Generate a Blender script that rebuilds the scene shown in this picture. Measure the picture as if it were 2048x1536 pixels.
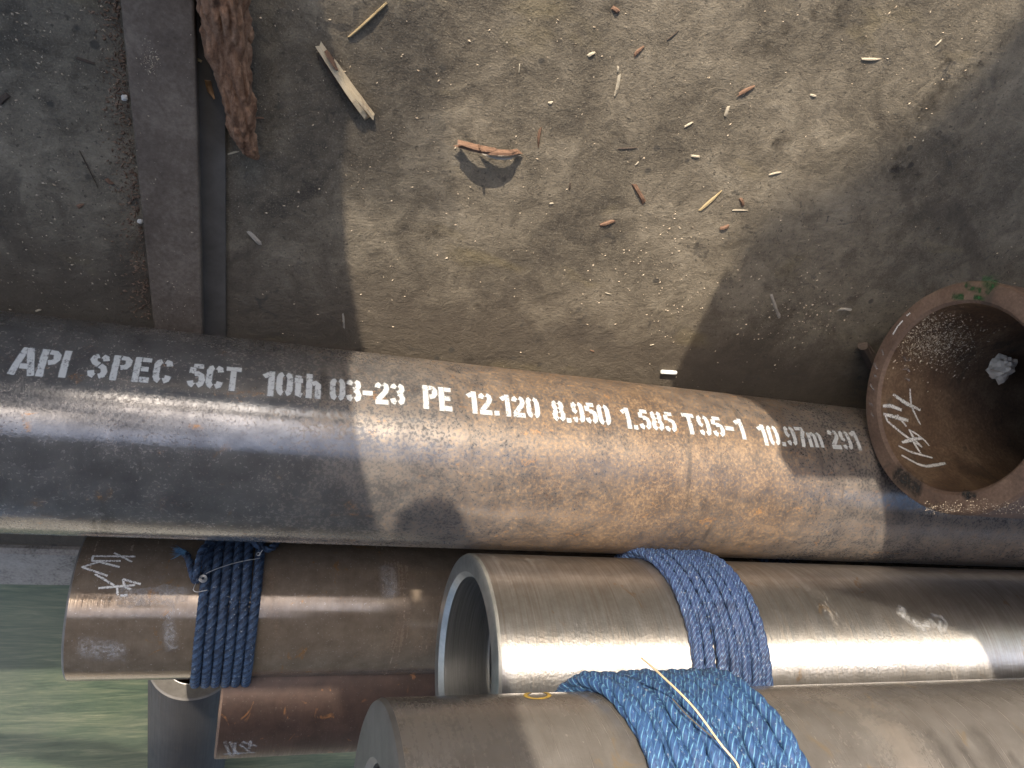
import bpy, bmesh, math, random
from math import sin, cos, pi, sqrt, atan2, asin, radians
from mathutils import Vector, Matrix, noise

for o in list(bpy.data.objects): bpy.data.objects.remove(o)
scene = bpy.context.scene
col = scene.collection
rng = random.Random(11)

# ------------------------------------------------------------------ camera
# world: X runs along the pipes, +Y towards the photographer, Z up; origin on the big pipe's axis
F_PX, CX, CY = 1538.0, 1024.0, 768.0
AX = Vector((4510.0, 482.0, 1538.0)).normalized()              # pipe direction seen by the camera (x right, y down, z in)
UP = Vector((0.1824, 0.65, -0.7377)); UP = (UP - AX*UP.dot(AX)).normalized()
SIDE = UP.cross(AX)
CAM = Vector((0.0, 0.88356, 0.89337))
def to_world(v): return Vector((AX.dot(v), SIDE.dot(v), UP.dot(v)))
cam = bpy.data.cameras.new('camera')
cam.sensor_width = 36.0; cam.lens = F_PX/2048*36; cam.clip_start = 0.02; cam.clip_end = 500
cam_o = bpy.data.objects.new('camera', cam); col.objects.link(cam_o)
r_, u_, b_ = to_world(Vector((1,0,0))), to_world(Vector((0,-1,0))), to_world(Vector((0,0,-1)))
cam_o.matrix_world = Matrix(((r_.x,u_.x,b_.x,CAM.x),(r_.y,u_.y,b_.y,CAM.y),(r_.z,u_.z,b_.z,CAM.z),(0,0,0,1)))
scene.camera = cam_o

# ------------------------------------------------------------------ light
SUN = Vector((-0.34, 0.87, 0.36)).normalized()
elev = asin(SUN.z); azim = atan2(SUN.x, SUN.y)
world = bpy.data.worlds.new('World'); scene.world = world; world.use_nodes = True
wn = world.node_tree
sky = wn.nodes.new('ShaderNodeTexSky'); sky.sky_type = 'NISHITA'; sky.sun_disc = False
sky.sun_elevation = elev; sky.sun_rotation = azim; sky.air_density = 0.7; sky.dust_density = 1.5; sky.ozone_density = 0.4
wn.links.new(sky.outputs[0], wn.nodes['Background'].inputs[0])
wn.nodes['Background'].inputs[1].default_value = 0.15
sl = bpy.data.lights.new('sun', 'SUN'); sl.energy = 2.2; sl.angle = radians(0.42); sl.color = (1.0, 0.89, 0.74)
so = bpy.data.objects.new('sun', sl); col.objects.link(so)
so.rotation_euler = SUN.to_track_quat('Z', 'Y').to_euler(); so.location = SUN*20
scene.view_settings.view_transform = 'Standard'; scene.view_settings.look = 'None'
scene.view_settings.gamma = 1.0; scene.view_settings.exposure = 1.9
scene.cycles.max_bounces = 6

# ------------------------------------------------------------------ helpers: measuring the place
def ray(p): return to_world(Vector((p[0]-CX, p[1]-CY, F_PX)).normalized())
FLOOR_Z = -0.184
def on_z(p, z=FLOOR_Z):
    d = ray(p); return CAM + d*((z-CAM.z)/d.z)
def on_x(p, x):
    d = ray(p); return CAM + d*((x-CAM.x)/d.x)
def on_cyl(p, pipe, R=None, far=False):
    cy, cz, Ro = pipe; R = R or Ro
    d = ray(p); oy, oz = CAM.y-cy, CAM.z-cz
    A = d.y*d.y+d.z*d.z; B = 2*(d.y*oy+d.z*oz); C = oy*oy+oz*oz-R*R
    D = B*B-4*A*C
    t = (-B+(1 if far else -1)*sqrt(max(D,0)))/(2*A)
    q = CAM+d*t
    return q.x, atan2(q.z-cz, q.y-cy)

# ------------------------------------------------------------------ helpers: materials
class NT:
    def __init__(s, name):
        s.m = bpy.data.materials.new(name); s.m.use_nodes = True
        s.t = s.m.node_tree; s.bsdf = s.t.nodes['Principled BSDF']; s.out = s.t.nodes['Material Output']
        s.tc = s.t.nodes.new('ShaderNodeTexCoord')
    def n(s, typ, ins=None, **props):
        k = s.t.nodes.new(typ)
        for a, v in props.items(): setattr(k, a, v)
        for a, v in (ins or {}).items(): s.set(k.inputs[a], v)
        return k
    def set(s, sock, v):
        if isinstance(v, bpy.types.NodeSocket): s.t.links.new(v, sock)
        else:
            if sock.type == 'RGBA' and len(v) == 3: v = (*v, 1)
            sock.default_value = v
    def obj(s, scale=(1,1,1), rot=(0,0,0)):
        return s.n('ShaderNodeMapping', {'Vector': s.tc.outputs['Object'], 'Scale': scale, 'Rotation': rot}).outputs[0]
    def uv(s, scale=(1,1,1)):
        return s.n('ShaderNodeMapping', {'Vector': s.tc.outputs['UV'], 'Scale': scale}).outputs[0]
    def noise(s, vec, scale, detail=4, rough=.55, dist=0.0):
        return s.n('ShaderNodeTexNoise', {'Vector': vec, 'Scale': scale, 'Detail': detail, 'Roughness': rough, 'Distortion': dist}).outputs[0]
    def voro(s, vec, scale, feature='F1', rnd=1.0):
        return s.n('ShaderNodeTexVoronoi', {'Vector': vec, 'Scale': scale, 'Randomness': rnd}, feature=feature).outputs['Distance']
    def ramp(s, fac, stops, interp='LINEAR'):
        k = s.n('ShaderNodeValToRGB', {'Fac': fac}); cr = k.color_ramp; cr.interpolation = interp
        while len(cr.elements) < len(stops): cr.elements.new(.5)
        for e, (p, c) in zip(cr.elements, stops):
            e.position = p; e.color = (c, c, c, 1) if isinstance(c, (int, float)) else (*c, 1)
        return k.outputs[0]
    def step(s, v, a, b, lo=0.0, hi=1.0):
        return s.n('ShaderNodeMapRange', {'Value': v, 'From Min': a, 'From Max': b, 'To Min': lo, 'To Max': hi}).outputs[0]
    def math(s, op, a, b=0.0):
        return s.n('ShaderNodeMath', {0: a, 1: b}, operation=op).outputs[0]
    def mix(s, f, a, b, mode='MIX'):
        k = s.n('ShaderNodeMix', {'Factor': f}, data_type='RGBA', blend_type=mode)
        s.set(k.inputs[6], a); s.set(k.inputs[7], b); return k.outputs[2]
    def bump(s, h, strength, dist=.001, normal=None):
        ins = {'Height': h, 'Strength': strength, 'Distance': dist}
        if normal is not None: ins['Normal'] = normal
        return s.n('ShaderNodeBump', ins).outputs[0]
    def xyz(s, i): return s.n('ShaderNodeSeparateXYZ', {'Vector': s.tc.outputs['Object']}).outputs[i]
    def fin(s, **k):
        names = {'color': 'Base Color', 'rough': 'Roughness', 'metal': 'Metallic', 'normal': 'Normal', 'spec': 'Specular IOR Level', 'alpha': 'Alpha'}
        an = k.pop('aniso', 0)
        if an:
            tg = s.n('ShaderNodeTangent', direction_type='RADIAL', axis='X')
            s.set(s.bsdf.inputs['Anisotropic'], an); s.set(s.bsdf.inputs['Anisotropic Rotation'], .25); s.set(s.bsdf.inputs['Tangent'], tg.outputs[0])
        for a, v in k.items(): s.set(s.bsdf.inputs[names[a]], v)
        return s.m

def mat_floor():
    s = NT('dirty_floor'); v = s.obj()
    streak = s.obj((1, 2.2, 1), (0, 0, .12))
    big = s.noise(v, 2.6, 5, .6, .4); mid = s.noise(v, 13, 6, .68, .8); fine = s.noise(streak, 90, 5, .7); grit = s.noise(v, 420, 2, .6)
    mot = s.noise(v, 42, 5, .7, .6)
    k = s.math('ADD', s.math('MULTIPLY', big, .45), s.math('ADD', s.math('MULTIPLY', mid, .33), s.math('MULTIPLY', mot, .22)))
    c = s.ramp(k, [(.37, (.054,.045,.035)), (.455, (.115,.096,.070)), (.525, (.18,.151,.110)), (.63, (.29,.248,.182))])
    c = s.mix(s.step(fine, .40, .72, 0, .4), c, (.10,.088,.068))
    c = s.mix(s.step(grit, .55, .75, 0, .35), c, (.31,.275,.21))
    c = s.mix(s.step(grit, .44, .25, 0, .4), c, (.04,.035,.028))
    c = s.mix(s.math('MULTIPLY', s.step(s.noise(v, 120, 3, .6), .62, .68), .7), c, (.05,.043,.034))
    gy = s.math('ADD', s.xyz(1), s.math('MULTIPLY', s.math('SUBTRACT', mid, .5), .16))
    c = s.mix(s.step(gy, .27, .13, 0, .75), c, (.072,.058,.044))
    ochre = s.noise(s.obj((1,2.2,1)), 4.5, 3, .5, .3)
    c = s.mix(s.step(ochre, .62, .76, 0, .35), c, (.24,.19,.09))
    st = s.noise(v, 22, 4, .62, 1.2); wet = s.noise(v, 6, 4, .6, 1.0)
    stain = s.math('MULTIPLY', s.step(st, .61, .65), s.step(wet, .45, .6))
    c = s.mix(s.math('MULTIPLY', stain, .6), c, (.045,.042,.038))
    blot = s.math('MULTIPLY', s.step(s.voro(v, 24), .16, .11), s.step(s.noise(v, 9, 2), .55, .6))
    c = s.mix(s.math('MULTIPLY', blot, .75), c, (.05,.046,.04))
    spl = s.step(s.noise(s.obj((1,1,1)), 3.4, 5, .62, 1.4), .60, .635)
    c = s.mix(s.math('MULTIPLY', spl, .42), c, (.06,.05,.04))
    h = s.math('ADD', s.math('MULTIPLY', s.math('ADD', mid, mot), 1.0), s.math('ADD', s.math('MULTIPLY', fine, .35), s.math('MULTIPLY', grit, .3)))
    return s.fin(color=c, rough=s.step(stain, 0, 1, .82, .55), normal=s.bump(h, .75, .0035), spec=.2)

def mat_main():
    s = NT('mill_scale_steel'); v = s.obj()
    x = s.xyz(0)
    big = s.noise(v, 5.5, 5, .62, .5); mid = s.noise(v, 26, 6, .68, .3); fine = s.noise(v, 210, 3, .65); vf = s.noise(v, 520, 2, .5)
    right = s.step(x, -.02, .45, -.09, .19)  # sunlit stretch coloured rustier, shaded left end less so
    far = s.step(x, .85, 1.0, 0, .12)  # shaded far stretch coloured less rusty again
    k = s.math('SUBTRACT', s.math('ADD', s.math('ADD', s.math('MULTIPLY', big, .25), s.math('MULTIPLY', mid, .25)), s.math('ADD', s.math('MULTIPLY', fine, .55), right)), far)
    rust = s.step(k, .47, .78)                                  # scale gone to rust, weighted towards the sunlit stretch
    scale_c = s.ramp(mid, [(.3, (.12,.115,.115)), (.5, (.18,.175,.17)), (.7, (.25,.24,.23))])
    rust_c = s.ramp(s.math('ADD', s.math('MULTIPLY', fine, .6), s.math('MULTIPLY', mid, .4)),
                    [(.33, (.036,.024,.017)), (.45, (.108,.070,.044)), (.56, (.188,.127,.080)), (.7, (.30,.21,.13))])
    c = s.mix(rust, scale_c, rust_c)
    org = s.math('MULTIPLY', s.step(s.noise(s.obj((1,1.6,1.6)), 17, 5, .7, 1.0), .615, .69), s.step(fine, .42, .58))
    c = s.mix(s.math('MULTIPLY', org, .7), c, (.35,.17,.055))
    pit = s.math('MULTIPLY', s.step(s.math('SUBTRACT', s.voro(v, 230), s.math('MULTIPLY', s.noise(v, 60, 4, .6), .55)), .0, -.06), s.step(s.noise(v, 7, 4, .6), .42, .62))
    c = s.mix(s.math('MULTIPLY', pit, .7), c, (.075,.042,.028))
    oil = s.step(s.noise(s.obj((1.5,.8,.8)), 7.5, 5, .66, 1.2), .60, .70)     # oily dark patches
    oil = s.math('MULTIPLY', oil, s.step(s.noise(v, 30, 3), .35, .6))
    c = s.mix(s.math('MULTIPLY', oil, .45), c, (.028,.027,.027))
    drip = s.math('MULTIPLY', s.step(s.noise(s.obj((34,5,5)), 1.0, 4, .6), .58, .66), s.step(s.noise(v, 4.5, 3), .48, .6))
    c = s.mix(s.math('MULTIPLY', drip, .5), c, (.04,.038,.036))
    metal = s.math('MULTIPLY', s.math('SUBTRACT', 1.0, s.math('MULTIPLY', rust, .75)), s.math('SUBTRACT', 1.0, pit))
    rough = s.math('ADD', s.step(rust, 0, 1, .17, .52), s.step(fine, .3, .7, -.04, .09))
    h = s.math('ADD', s.math('MULTIPLY', fine, .8), s.math('ADD', s.math('MULTIPLY', mid, .6), s.math('MULTIPLY', pit, -.8)))
    return s.fin(color=c, metal=s.math('MULTIPLY', metal, .62), rough=rough, normal=s.bump(h, .22, .0008), spec=.5, aniso=.7)

def mat_pipe(name, base, dark, rustc, orange, metal=.55, rough=.38, ring=0.0, k_rust=.5, speck=0.0, aniso=0.0, bump=.28):
    s = NT(name); v = s.obj()
    rings = s.noise(s.obj((260, 7, 7)), 1.0, 4, .6); rings2 = s.noise(s.obj((70, 2.5, 2.5)), 1.0, 4, .6)
    big = s.noise(v, 6, 5, .6, .5); mid = s.noise(v, 30, 5, .66); fine = s.noise(v, 240, 3, .6)
    c = s.mix(s.step(mid, .3, .7), dark, base)
    r = s.step(s.math('ADD', s.math('MULTIPLY', big, .6), s.math('MULTIPLY', s.math('ADD', fine, rings2), .2)), k_rust, k_rust+.14)
    c = s.mix(r, c, s.mix(fine, rustc, dark))
    c = s.mix(s.math('MULTIPLY', s.step(s.noise(s.obj((1,.7,.7)), 24, 4, .7, .8), .63, .69), .75), c, orange)
    if ring: c = s.mix(s.step(rings, .3, .72, 0, ring), c, s.mix(.5, dark, rustc))
    if speck:
        c = s.mix(s.math('MULTIPLY', s.step(s.noise(v, 300, 2), .66, .72), speck), c, (.6,.58,.54))
    m = s.math('MULTIPLY', s.step(r, 0, 1, 1.0, .35), metal)
    ro = s.math('ADD', s.step(r, 0, 1, rough, rough+.18), s.step(rings if ring else fine, .3, .7, -.06, .08))
    h = s.math('ADD', s.math('MULTIPLY', rings, .9*(1 if ring else .35)), s.math('ADD', s.math('MULTIPLY', fine, .5), s.math('MULTIPLY', mid, .4)))
    return s.fin(color=c, metal=m, rough=ro, normal=s.bump(h, bump, .001), spec=.5, aniso=aniso)

def mat_rust(name, a, b, c2, rough=.75, bump=.3):
    s = NT(name); v = s.obj()
    mid = s.noise(v, 18, 6, .66, .4); fine = s.noise(v, 190, 4, .65)
    k = s.math('ADD', s.math('MULTIPLY', mid, .6), s.math('MULTIPLY', fine, .4))
    c = s.ramp(k, [(.34, a), (.5, b), (.66, c2)])
    c = s.mix(s.math('MULTIPLY', s.step(s.noise(v, 9, 4, .6, 1.0), .62, .68), .45), c, (.03,.028,.025))
    return s.fin(color=c, rough=s.step(mid, .3, .7, rough-.1, rough+.1), normal=s.bump(fine, bump, .0012), spec=.3)

def mat_plain(name, a, b, rough=.7, scale=30, metal=0.0, bump=.25, stretch=(1,1,1), spec=.4):
    s = NT(name); v = s.obj(stretch)
    n1 = s.noise(v, scale, 5, .65, .3)
    return s.fin(color=s.mix(s.step(n1, .3, .7), a, b), rough=rough, metal=metal, normal=s.bump(n1, bump, .002), spec=spec)

def mat_paint(name, colr, lo, hi, scale, rough=.7):
    """worn paint or chalk: vertex attribute 'cover' is how thickly it was laid on"""
    s = NT(name); v = s.obj()
    a = s.n('ShaderNodeAttribute', attribute_name='cover').outputs['Fac']
    n1 = s.noise(v, scale, 4, .7); n2 = s.noise(v, 60, 3, .6)
    wear = s.step(s.math('ADD', s.math('MULTIPLY', n1, .7), s.math('MULTIPLY', n2, .3)), lo, hi, 0, 1)
    grain = s.math('MULTIPLY', a, wear)
    c = s.mix(n2, colr, tuple(x*.72 for x in colr))
    return s.fin(color=c, rough=rough, alpha=grain, spec=.2)

def mat_rope(name, navy, blue, cyan, stripe, thr, strand=0.0):
    s = NT(name)
    uvv = s.uv()
    sep = s.n('ShaderNodeSeparateXYZ', {'Vector': uvv})
    u, w = sep.outputs[0], sep.outputs[1]
    jit = s.noise(s.uv((1,1,1)), 2.3, 3, .6); obn = s.noise(s.obj(), 40, 3, .6); fib = s.noise(s.uv((14, 2.5, 1)), 2.0, 3, .6)
    ph = s.math('ADD', s.math('MULTIPLY', u, stripe), s.math('ADD', s.math('MULTIPLY', w, .9), s.math('MULTIPLY', jit, 2.2)))
    wv = s.math('SINE', ph)
    c = s.mix(s.step(fib, .35, .65), navy, blue)
    c = s.mix(s.math('MULTIPLY', s.step(wv, thr, thr+.25), s.step(obn, .35, .55, .25, 1)), c, cyan)
    if strand: c = s.mix(s.math('MULTIPLY', s.step(s.math('SINE', s.math('MULTIPLY', w, strand)), -.1, .1), .6), c, cyan)
    c = s.mix(s.step(obn, .48, .70, 0, .6), c, navy)
    c = s.mix(s.math('MULTIPLY', s.step(s.noise(s.obj(), 230, 2), .66, .71), .5), c, (.33,.36,.38))
    return s.fin(color=c, rough=.62, normal=s.bump(fib, .4, .0012), spec=.4)

def mat_ground():
    s = NT('green_ground'); v = s.obj()
    st = s.noise(s.obj((1.6, 9, 1), (0,0,.05)), 2.2, 6, .7, .8); big = s.noise(v, 1.8, 4, .6, .5); fine = s.noise(s.obj((5,40,1)), 3, 5, .7)
    c = s.ramp(s.math('ADD', s.math('MULTIPLY', st, .65), s.math('MULTIPLY', fine, .35)), [(.34, (.035,.06,.04)), (.47, (.075,.108,.068)), (.57, (.14,.165,.10)), (.70, (.27,.27,.17))])
    c = s.mix(s.step(big, .45, .7, 0, .45), c, (.12,.125,.105))
    return s.fin(color=c, rough=.45, normal=s.bump(st, .2, .003), spec=.4)

def mat_wood(name, a, b, cdark, stretch=9):
    s = NT(name)
    n1 = s.noise(s.uv((1.2, stretch, 1)), 3.0, 5, .65, .3); n2 = s.noise(s.obj(), 60, 3, .6)
    c = s.mix(s.step(n1, .3, .72), a, b)
    c = s.mix(s.step(n2, .54, .7, 0, .7), c, cdark)
    return s.fin(color=c, rough=.8, normal=s.bump(n1, .4, .001), spec=.2)

def mat_bark():
    s = NT('bark'); v = s.obj((1, .35, 1))
    n1 = s.noise(v, 55, 6, .7, .6); vo = s.voro(v, 48); n2 = s.noise(s.obj(), 230, 3, .7)
    c = s.ramp(s.math('ADD', s.math('MULTIPLY', n1, .7), s.math('MULTIPLY', n2, .3)), [(.33, (.055,.028,.016)), (.46, (.155,.083,.048)), (.58, (.25,.145,.088)), (.72, (.40,.26,.165))])
    c = s.mix(s.step(vo, .10, .02, 0, .5), c, (.03,.017,.012))
    return s.fin(color=c, rough=.85, normal=s.bump(s.math('ADD', n1, vo), .8, .004), spec=.2)

MAT = {
 'floor': mat_floor(), 'main': mat_main(), 'ground': mat_ground(), 'bark': mat_bark(),
 'B': mat_pipe('brown_steel', (.29,.235,.18), (.18,.138,.102), (.19,.125,.08), (.33,.17,.06), metal=.5, rough=.15, ring=.25, k_rust=.54, speck=.4, aniso=.6, bump=.16),
 'C': mat_pipe('machined_steel', (.60,.59,.58), (.36,.35,.335), (.33,.245,.17), (.42,.28,.15), metal=.95, rough=.40, ring=.85, k_rust=.60, bump=.42, aniso=.92),
 'D': mat_pipe('oiled_steel', (.26,.24,.218), (.175,.158,.14), (.185,.152,.122), (.26,.2,.13), metal=.55, rough=.22, ring=.2, k_rust=.53),
 'E': mat_pipe('red_oxide_steel', (.078,.048,.037), (.042,.027,.021), (.07,.039,.026), (.28,.13,.05), metal=.3, rough=.45, ring=.15, k_rust=.5, speck=.1),
 'F': mat_pipe('black_steel', (.020,.018,.017), (.010,.009,.009), (.022,.017,.014), (.03,.022,.017), metal=.0, rough=.75, ring=.2, k_rust=.6),
 'G': mat_rust('brown_rust', (.06,.038,.028), (.108,.070,.050), (.16,.108,.078)),
 'bore_rust': mat_rust('bore_rust', (.06,.038,.026), (.115,.072,.045), (.19,.13,.08), .7),
 'bore_steel': mat_plain('bore_steel', (.16,.16,.155), (.30,.30,.29), .32, 4, .85, .25, (120,2,2)),
 'face_steel': mat_plain('face_steel', (.16,.16,.15), (.27,.265,.245), .4, 40, .7, .2),
 'face_grey': mat_plain('face_grey', (.085,.078,.07), (.14,.13,.118), .55, 30, .3, .2),
 'beam': mat_rust('beam_steel', (.075,.056,.042), (.12,.094,.072), (.18,.145,.112), .85, .4),
 'flange': mat_plain('flange_steel', (.07,.063,.055), (.105,.096,.085), .8, 25, 0, .15, spec=.2),
 'rail': mat_rust('rail_steel', (.06,.055,.048), (.24,.22,.195), (.32,.295,.26), .6, .6),
 'pale_wood': mat_wood('pale_wood', (.36,.29,.19), (.52,.43,.30), (.2,.14,.09)),
 'white_wood': mat_wood('white_wood', (.33,.28,.20), (.47,.41,.31), (.19,.15,.10)),
 'grey_wood': mat_wood('grey_wood', (.24,.215,.18), (.38,.34,.28), (.12,.1,.08)),
 'yellow_wood': mat_wood('yellow_wood', (.28,.21,.11), (.42,.33,.19), (.15,.1,.05)),
 'red_bark': mat_wood('red_bark', (.11,.062,.04), (.21,.128,.085), (.05,.03,.022), 5),
 'dark_bark': mat_wood('dark_bark', (.05,.038,.03), (.10,.075,.058), (.03,.022,.018), 5),
 'chalk': mat_plain('chalk', (.70,.70,.66), (.82,.82,.78), .9, 80, 0, .2),
 'paper': mat_plain('paper', (.42,.35,.29), (.56,.49,.41), .9, 40, 0, .2),
 'leaf': mat_plain('dead_leaf', (.17,.085,.035), (.25,.14,.06), .7, 60, 0, .3),
 'dust': mat_plain('sawdust', (.30,.23,.155), (.50,.42,.31), .9, 140, 0, .1),
 'rust_flake': mat_plain('rust_flake', (.07,.042,.028), (.21,.145,.10), .9, 150, 0, .1),
 'pebble': mat_plain('pebble', (.5,.47,.42), (.66,.63,.58), .85, 90, 0, .3),
 'wire': mat_plain('steel_wire', (.40,.39,.37), (.55,.54,.52), .35, 60, .8, .1),
 'straw': mat_plain('straw_wire', (.50,.36,.20), (.66,.50,.30), .45, 60, .2, .1),
 'stencil': mat_paint('stencil_paint', (.49,.50,.49), .31, .48, 190),
 'chalk_line': mat_paint('chalk_line', (.74,.73,.70), .36, .52, 420),
 'chalk_faint': mat_paint('faint_chalk', (.60,.60,.60), .38, 1.0, 200),
 'green_paint': mat_paint('green_paint', (.022,.085,.028), .38, .62, 110),
 'black_paint': mat_paint('black_paint', (.03,.03,.028), .34, .56, 170),
 'streak': mat_paint('dark_streak', (.07,.062,.055), .30, .95, 60),
 'stain': mat_paint('oil_stain', (.05,.042,.034), .44, .86, 40),
 'yellow_paint': mat_paint('yellow_paint', (.55,.36,.07), .32, .5, 200),
 'rope_B': mat_rope('navy_rope', (.007,.011,.022), (.017,.033,.068), (.045,.085,.155), 5.0, .85, strand=pi),
 'rope_C': mat_rope('blue_rope', (.009,.013,.034), (.024,.050,.14), (.14,.26,.42), 18.0, .80),
 'rope_D': mat_rope('bright_blue_rope', (.016,.034,.092), (.030,.088,.22), (.13,.30,.43), 19.0, .72),
 'unseen_roof': mat_plain('blocker_grey', (.20,.20,.19), (.28,.27,.25), .8, 3),
 'shade': mat_plain('shade_panel_dark', (.05,.048,.045), (.075,.07,.066), .8, 6),
}

# ------------------------------------------------------------------ helpers: objects
def link(name, verts, faces, mat, parent=None, smooth=False, uvs=None, cover=None):
    me = bpy.data.meshes.new(name)
    off = parent.matrix_world.translation if parent else Vector((0,0,0))
    if parent and parent.parent: off = off
    me.from_pydata([tuple(Vector(v)-off) for v in verts], [], faces)
    me.materials.append(MAT[mat])
    if smooth: me.polygons.foreach_set('use_smooth', [True]*len(me.polygons))
    if uvs:
        l = me.uv_layers.new(name='UVMap')
        vi = [0]*len(me.loops); me.loops.foreach_get('vertex_index', vi)
        l.data.foreach_set('uv', [c for i in vi for c in uvs[i]])
    if cover:
        a = me.attributes.new('cover', 'FLOAT', 'POINT'); a.data.foreach_set('value', cover)
    me.update()
    o = bpy.data.objects.new(name, me); col.objects.link(o)
    if parent:
        o.parent = parent
    return o
def tag(o, label=None, cat=None, group=None, kind=None):
    if label: o['label'] = label
    if cat: o['category'] = cat
    if group: o['group'] = group
    if kind: o['kind'] = kind
    return o
def thing(name, loc, label, cat, group=None):
    o = bpy.data.objects.new(name, None); col.objects.link(o); o.empty_display_size = .05
    o.matrix_world = Matrix.Translation(Vector(loc))
    return tag(o, label, cat, group)
def centred(name, verts, faces, mat, smooth=False, uvs=None, cover=None):
    """one-mesh thing with its origin at its own base"""
    vs = [Vector(v) for v in verts]
    c = sum(vs, Vector((0,0,0)))/len(vs); c.z = min(v.z for v in vs)
    o = link(name, [v-c for v in vs], faces, mat, None, smooth, uvs, cover)
    o.location = c
    return o
def box(x0, x1, y0, y1, z0, z1):
    v = [(x,y,z) for z in (z0,z1) for x,y in ((x0,y0),(x1,y0),(x1,y1),(x0,y1))]
    return v, [(3,2,1,0),(4,5,6,7),(0,1,5,4),(1,2,6,5),(2,3,7,6),(3,0,4,7)]

# ------------------------------------------------------------------ the setting
def sheet(name, x0, x1, y0, y1, z0, z1, mat):
    v, f = box(x0, x1, y0, y1, z0, z1)
    return tag(link(name, v, f, mat), kind='structure')
GROUND_Z = -0.36
sheet('ground', -30, 30, -30, 30, GROUND_Z-.2, GROUND_Z, 'ground')
DECK_Y = -0.515
sheet('floor', -6, 8, DECK_Y, 6, FLOOR_Z-.08, FLOOR_Z, 'floor')

# overhead cover and cut-out panels, unseen, added to block sky and shape sun patches
sheet('unseen_roof', -2.6, 3.4, -9, 2.7, 4.1, 4.2, 'unseen_roof')
YB = 1.6
def shade_panel(name, pts, mat='shade', t=.02, y=YB):  # unseen panel, outline cut to cast the wanted shadow edges
    k = (y-YB)/SUN.y; pts = [(x+SUN.x*k, z+SUN.z*k) for x, z in pts]
    n = len(pts); v = [(x, y, z) for x, z in pts]+[(x, y+t, z) for x, z in pts]
    f = [tuple(range(n))[::-1], tuple(range(n, 2*n))]+[(i, (i+1)%n, n+(i+1)%n, n+i) for i in range(n)]
    return tag(link(name, v, f, mat), kind='structure')
shade_panel('shade_cutout', [(-1.14,FLOOR_Z),(-.36,FLOOR_Z),(-.362,.24),(-.352,.285),(-.392,.335),(-.415,.39),(-.427,.45),(-.434,.55),(-.436,.80),(-.434,.858),(-.422,.862),
   (-.412,.83),(-.397,.812),(-.366,.797),(-.335,.791),(-.31,.799),(-.30,.819),(-.292,.86),(-.28,1.0),(-.275,1.15),(-.25,1.28),(-.225,1.40),(-.22,1.52),(-.3,1.62),(-.48,1.62),(-.56,1.5),(-.62,1.0),(-1.10,1.0)])
shade_panel('shade_cutout', [(-5,FLOOR_Z),(-1.142,FLOOR_Z),(-1.14,.62),(-1.25,.735),(-1.45,.725),(-5,.71)])
shade_panel('shade_cutout', [(-5,.955),(-1.86,.975),(-1.61,1.01),(-1.5,1.047),(-1.42,1.10),(-1.55,1.12),(-1.78,1.07),(-1.87,1.03),(-5,1.0)], y=YB+.06)
shade_panel('shade_cutout', [(-1.50,1.04),(-.60,1.03),(-.60,1.34),(-1.50,1.40)], y=8.0)  # far panel added to keep sun off the lower pipes
v, f = box(-9, 9, 14, 14.3, GROUND_Z, 2.2)
tag(link('low_sky_blocker', v, f, 'unseen_roof'), kind='structure')  # added unseen, cuts low sky glow out of the reflections
shade_panel('shade_cutout', [(.19,.454),(.24,.50),(.30,.55),(.325,.62),(.30,.685),(.32,.722),(.50,.715),(.53,.87),(2.8,.88),(2.8,FLOOR_Z),(1.3,FLOOR_Z),(1.0,.20),(.70,.30),(.45,.36),(.35,.37),(.275,.352)])
shade_panel('shade_cutout', [(.30,.46),(.30,.325),(.36,.29),(.47,.265),(.60,.22),(.69,.17),(.78,.10),(.95,-.2),(3.2,-.2),(3.2,.46)], y=6.0)
shade_panel('shade_cutout', [(.24,.895),(.45,.96),(.59,1.01),(.60,1.10),(2.8,1.12),(2.8,.885)], y=YB+.1)
YS = 3.4                                                      # unseen strips added in mid-air, spaced to half-shade the floor
for k in range(40):
    z0 = FLOOR_Z+.03+k*.0125; x1 = -.19-.02*k/40
    shade_panel('half_shade_strip', [(-.42,z0),(x1,z0),(x1,z0+.0052),(-.42,z0+.0052)], t=.003, y=YS)
v, f = box(-5, 6, -9.2, -9, GROUND_Z, 4.2)
tag(link('back_sky_blocker', v, f, 'unseen_roof'), kind='structure')  # added unseen, keeps the sky behind out of pipe reflections

# steel cross beam on the floor, with its lower flange
def quad_prism(name, px, z0, z1, mat, parent):
    top = [on_z(p, z1) for p in px]
    v = [(q.x,q.y,z0) for q in top]+[(q.x,q.y,z1) for q in top]
    f = [(3,2,1,0),(4,5,6,7),(0,1,5,4),(1,2,6,5),(2,3,7,6),(3,0,4,7)]
    return link(name, v, f, mat, parent)
beam = thing('cross_beam', on_z((345,300)), 'flat dark steel cross beam lying on the floor, passing under the long stencilled pipe', 'steel beam')
def ext(a, b, t): return (a[0]+(b[0]-a[0])*t, a[1]+(b[1]-a[1])*t)
tl, bl, tr, br = (240,0), (306,640), (388,0), (405,660)
o_ = quad_prism('top_plate', [ext(bl,tl,1.5), ext(br,tr,1.5), ext(tr,br,1.65), ext(tl,bl,1.65)], FLOOR_Z+.002, -.1545, 'beam', beam)
m_ = o_.modifiers.new('bevel','BEVEL'); m_.width=.003; m_.segments=2
def beam_in(p): return p
quad_prism('lower_flange', [(386,-300),(449,-300),(452,900),(412,900)], FLOOR_Z-.001, FLOOR_Z+.006, 'flange', beam)

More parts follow.
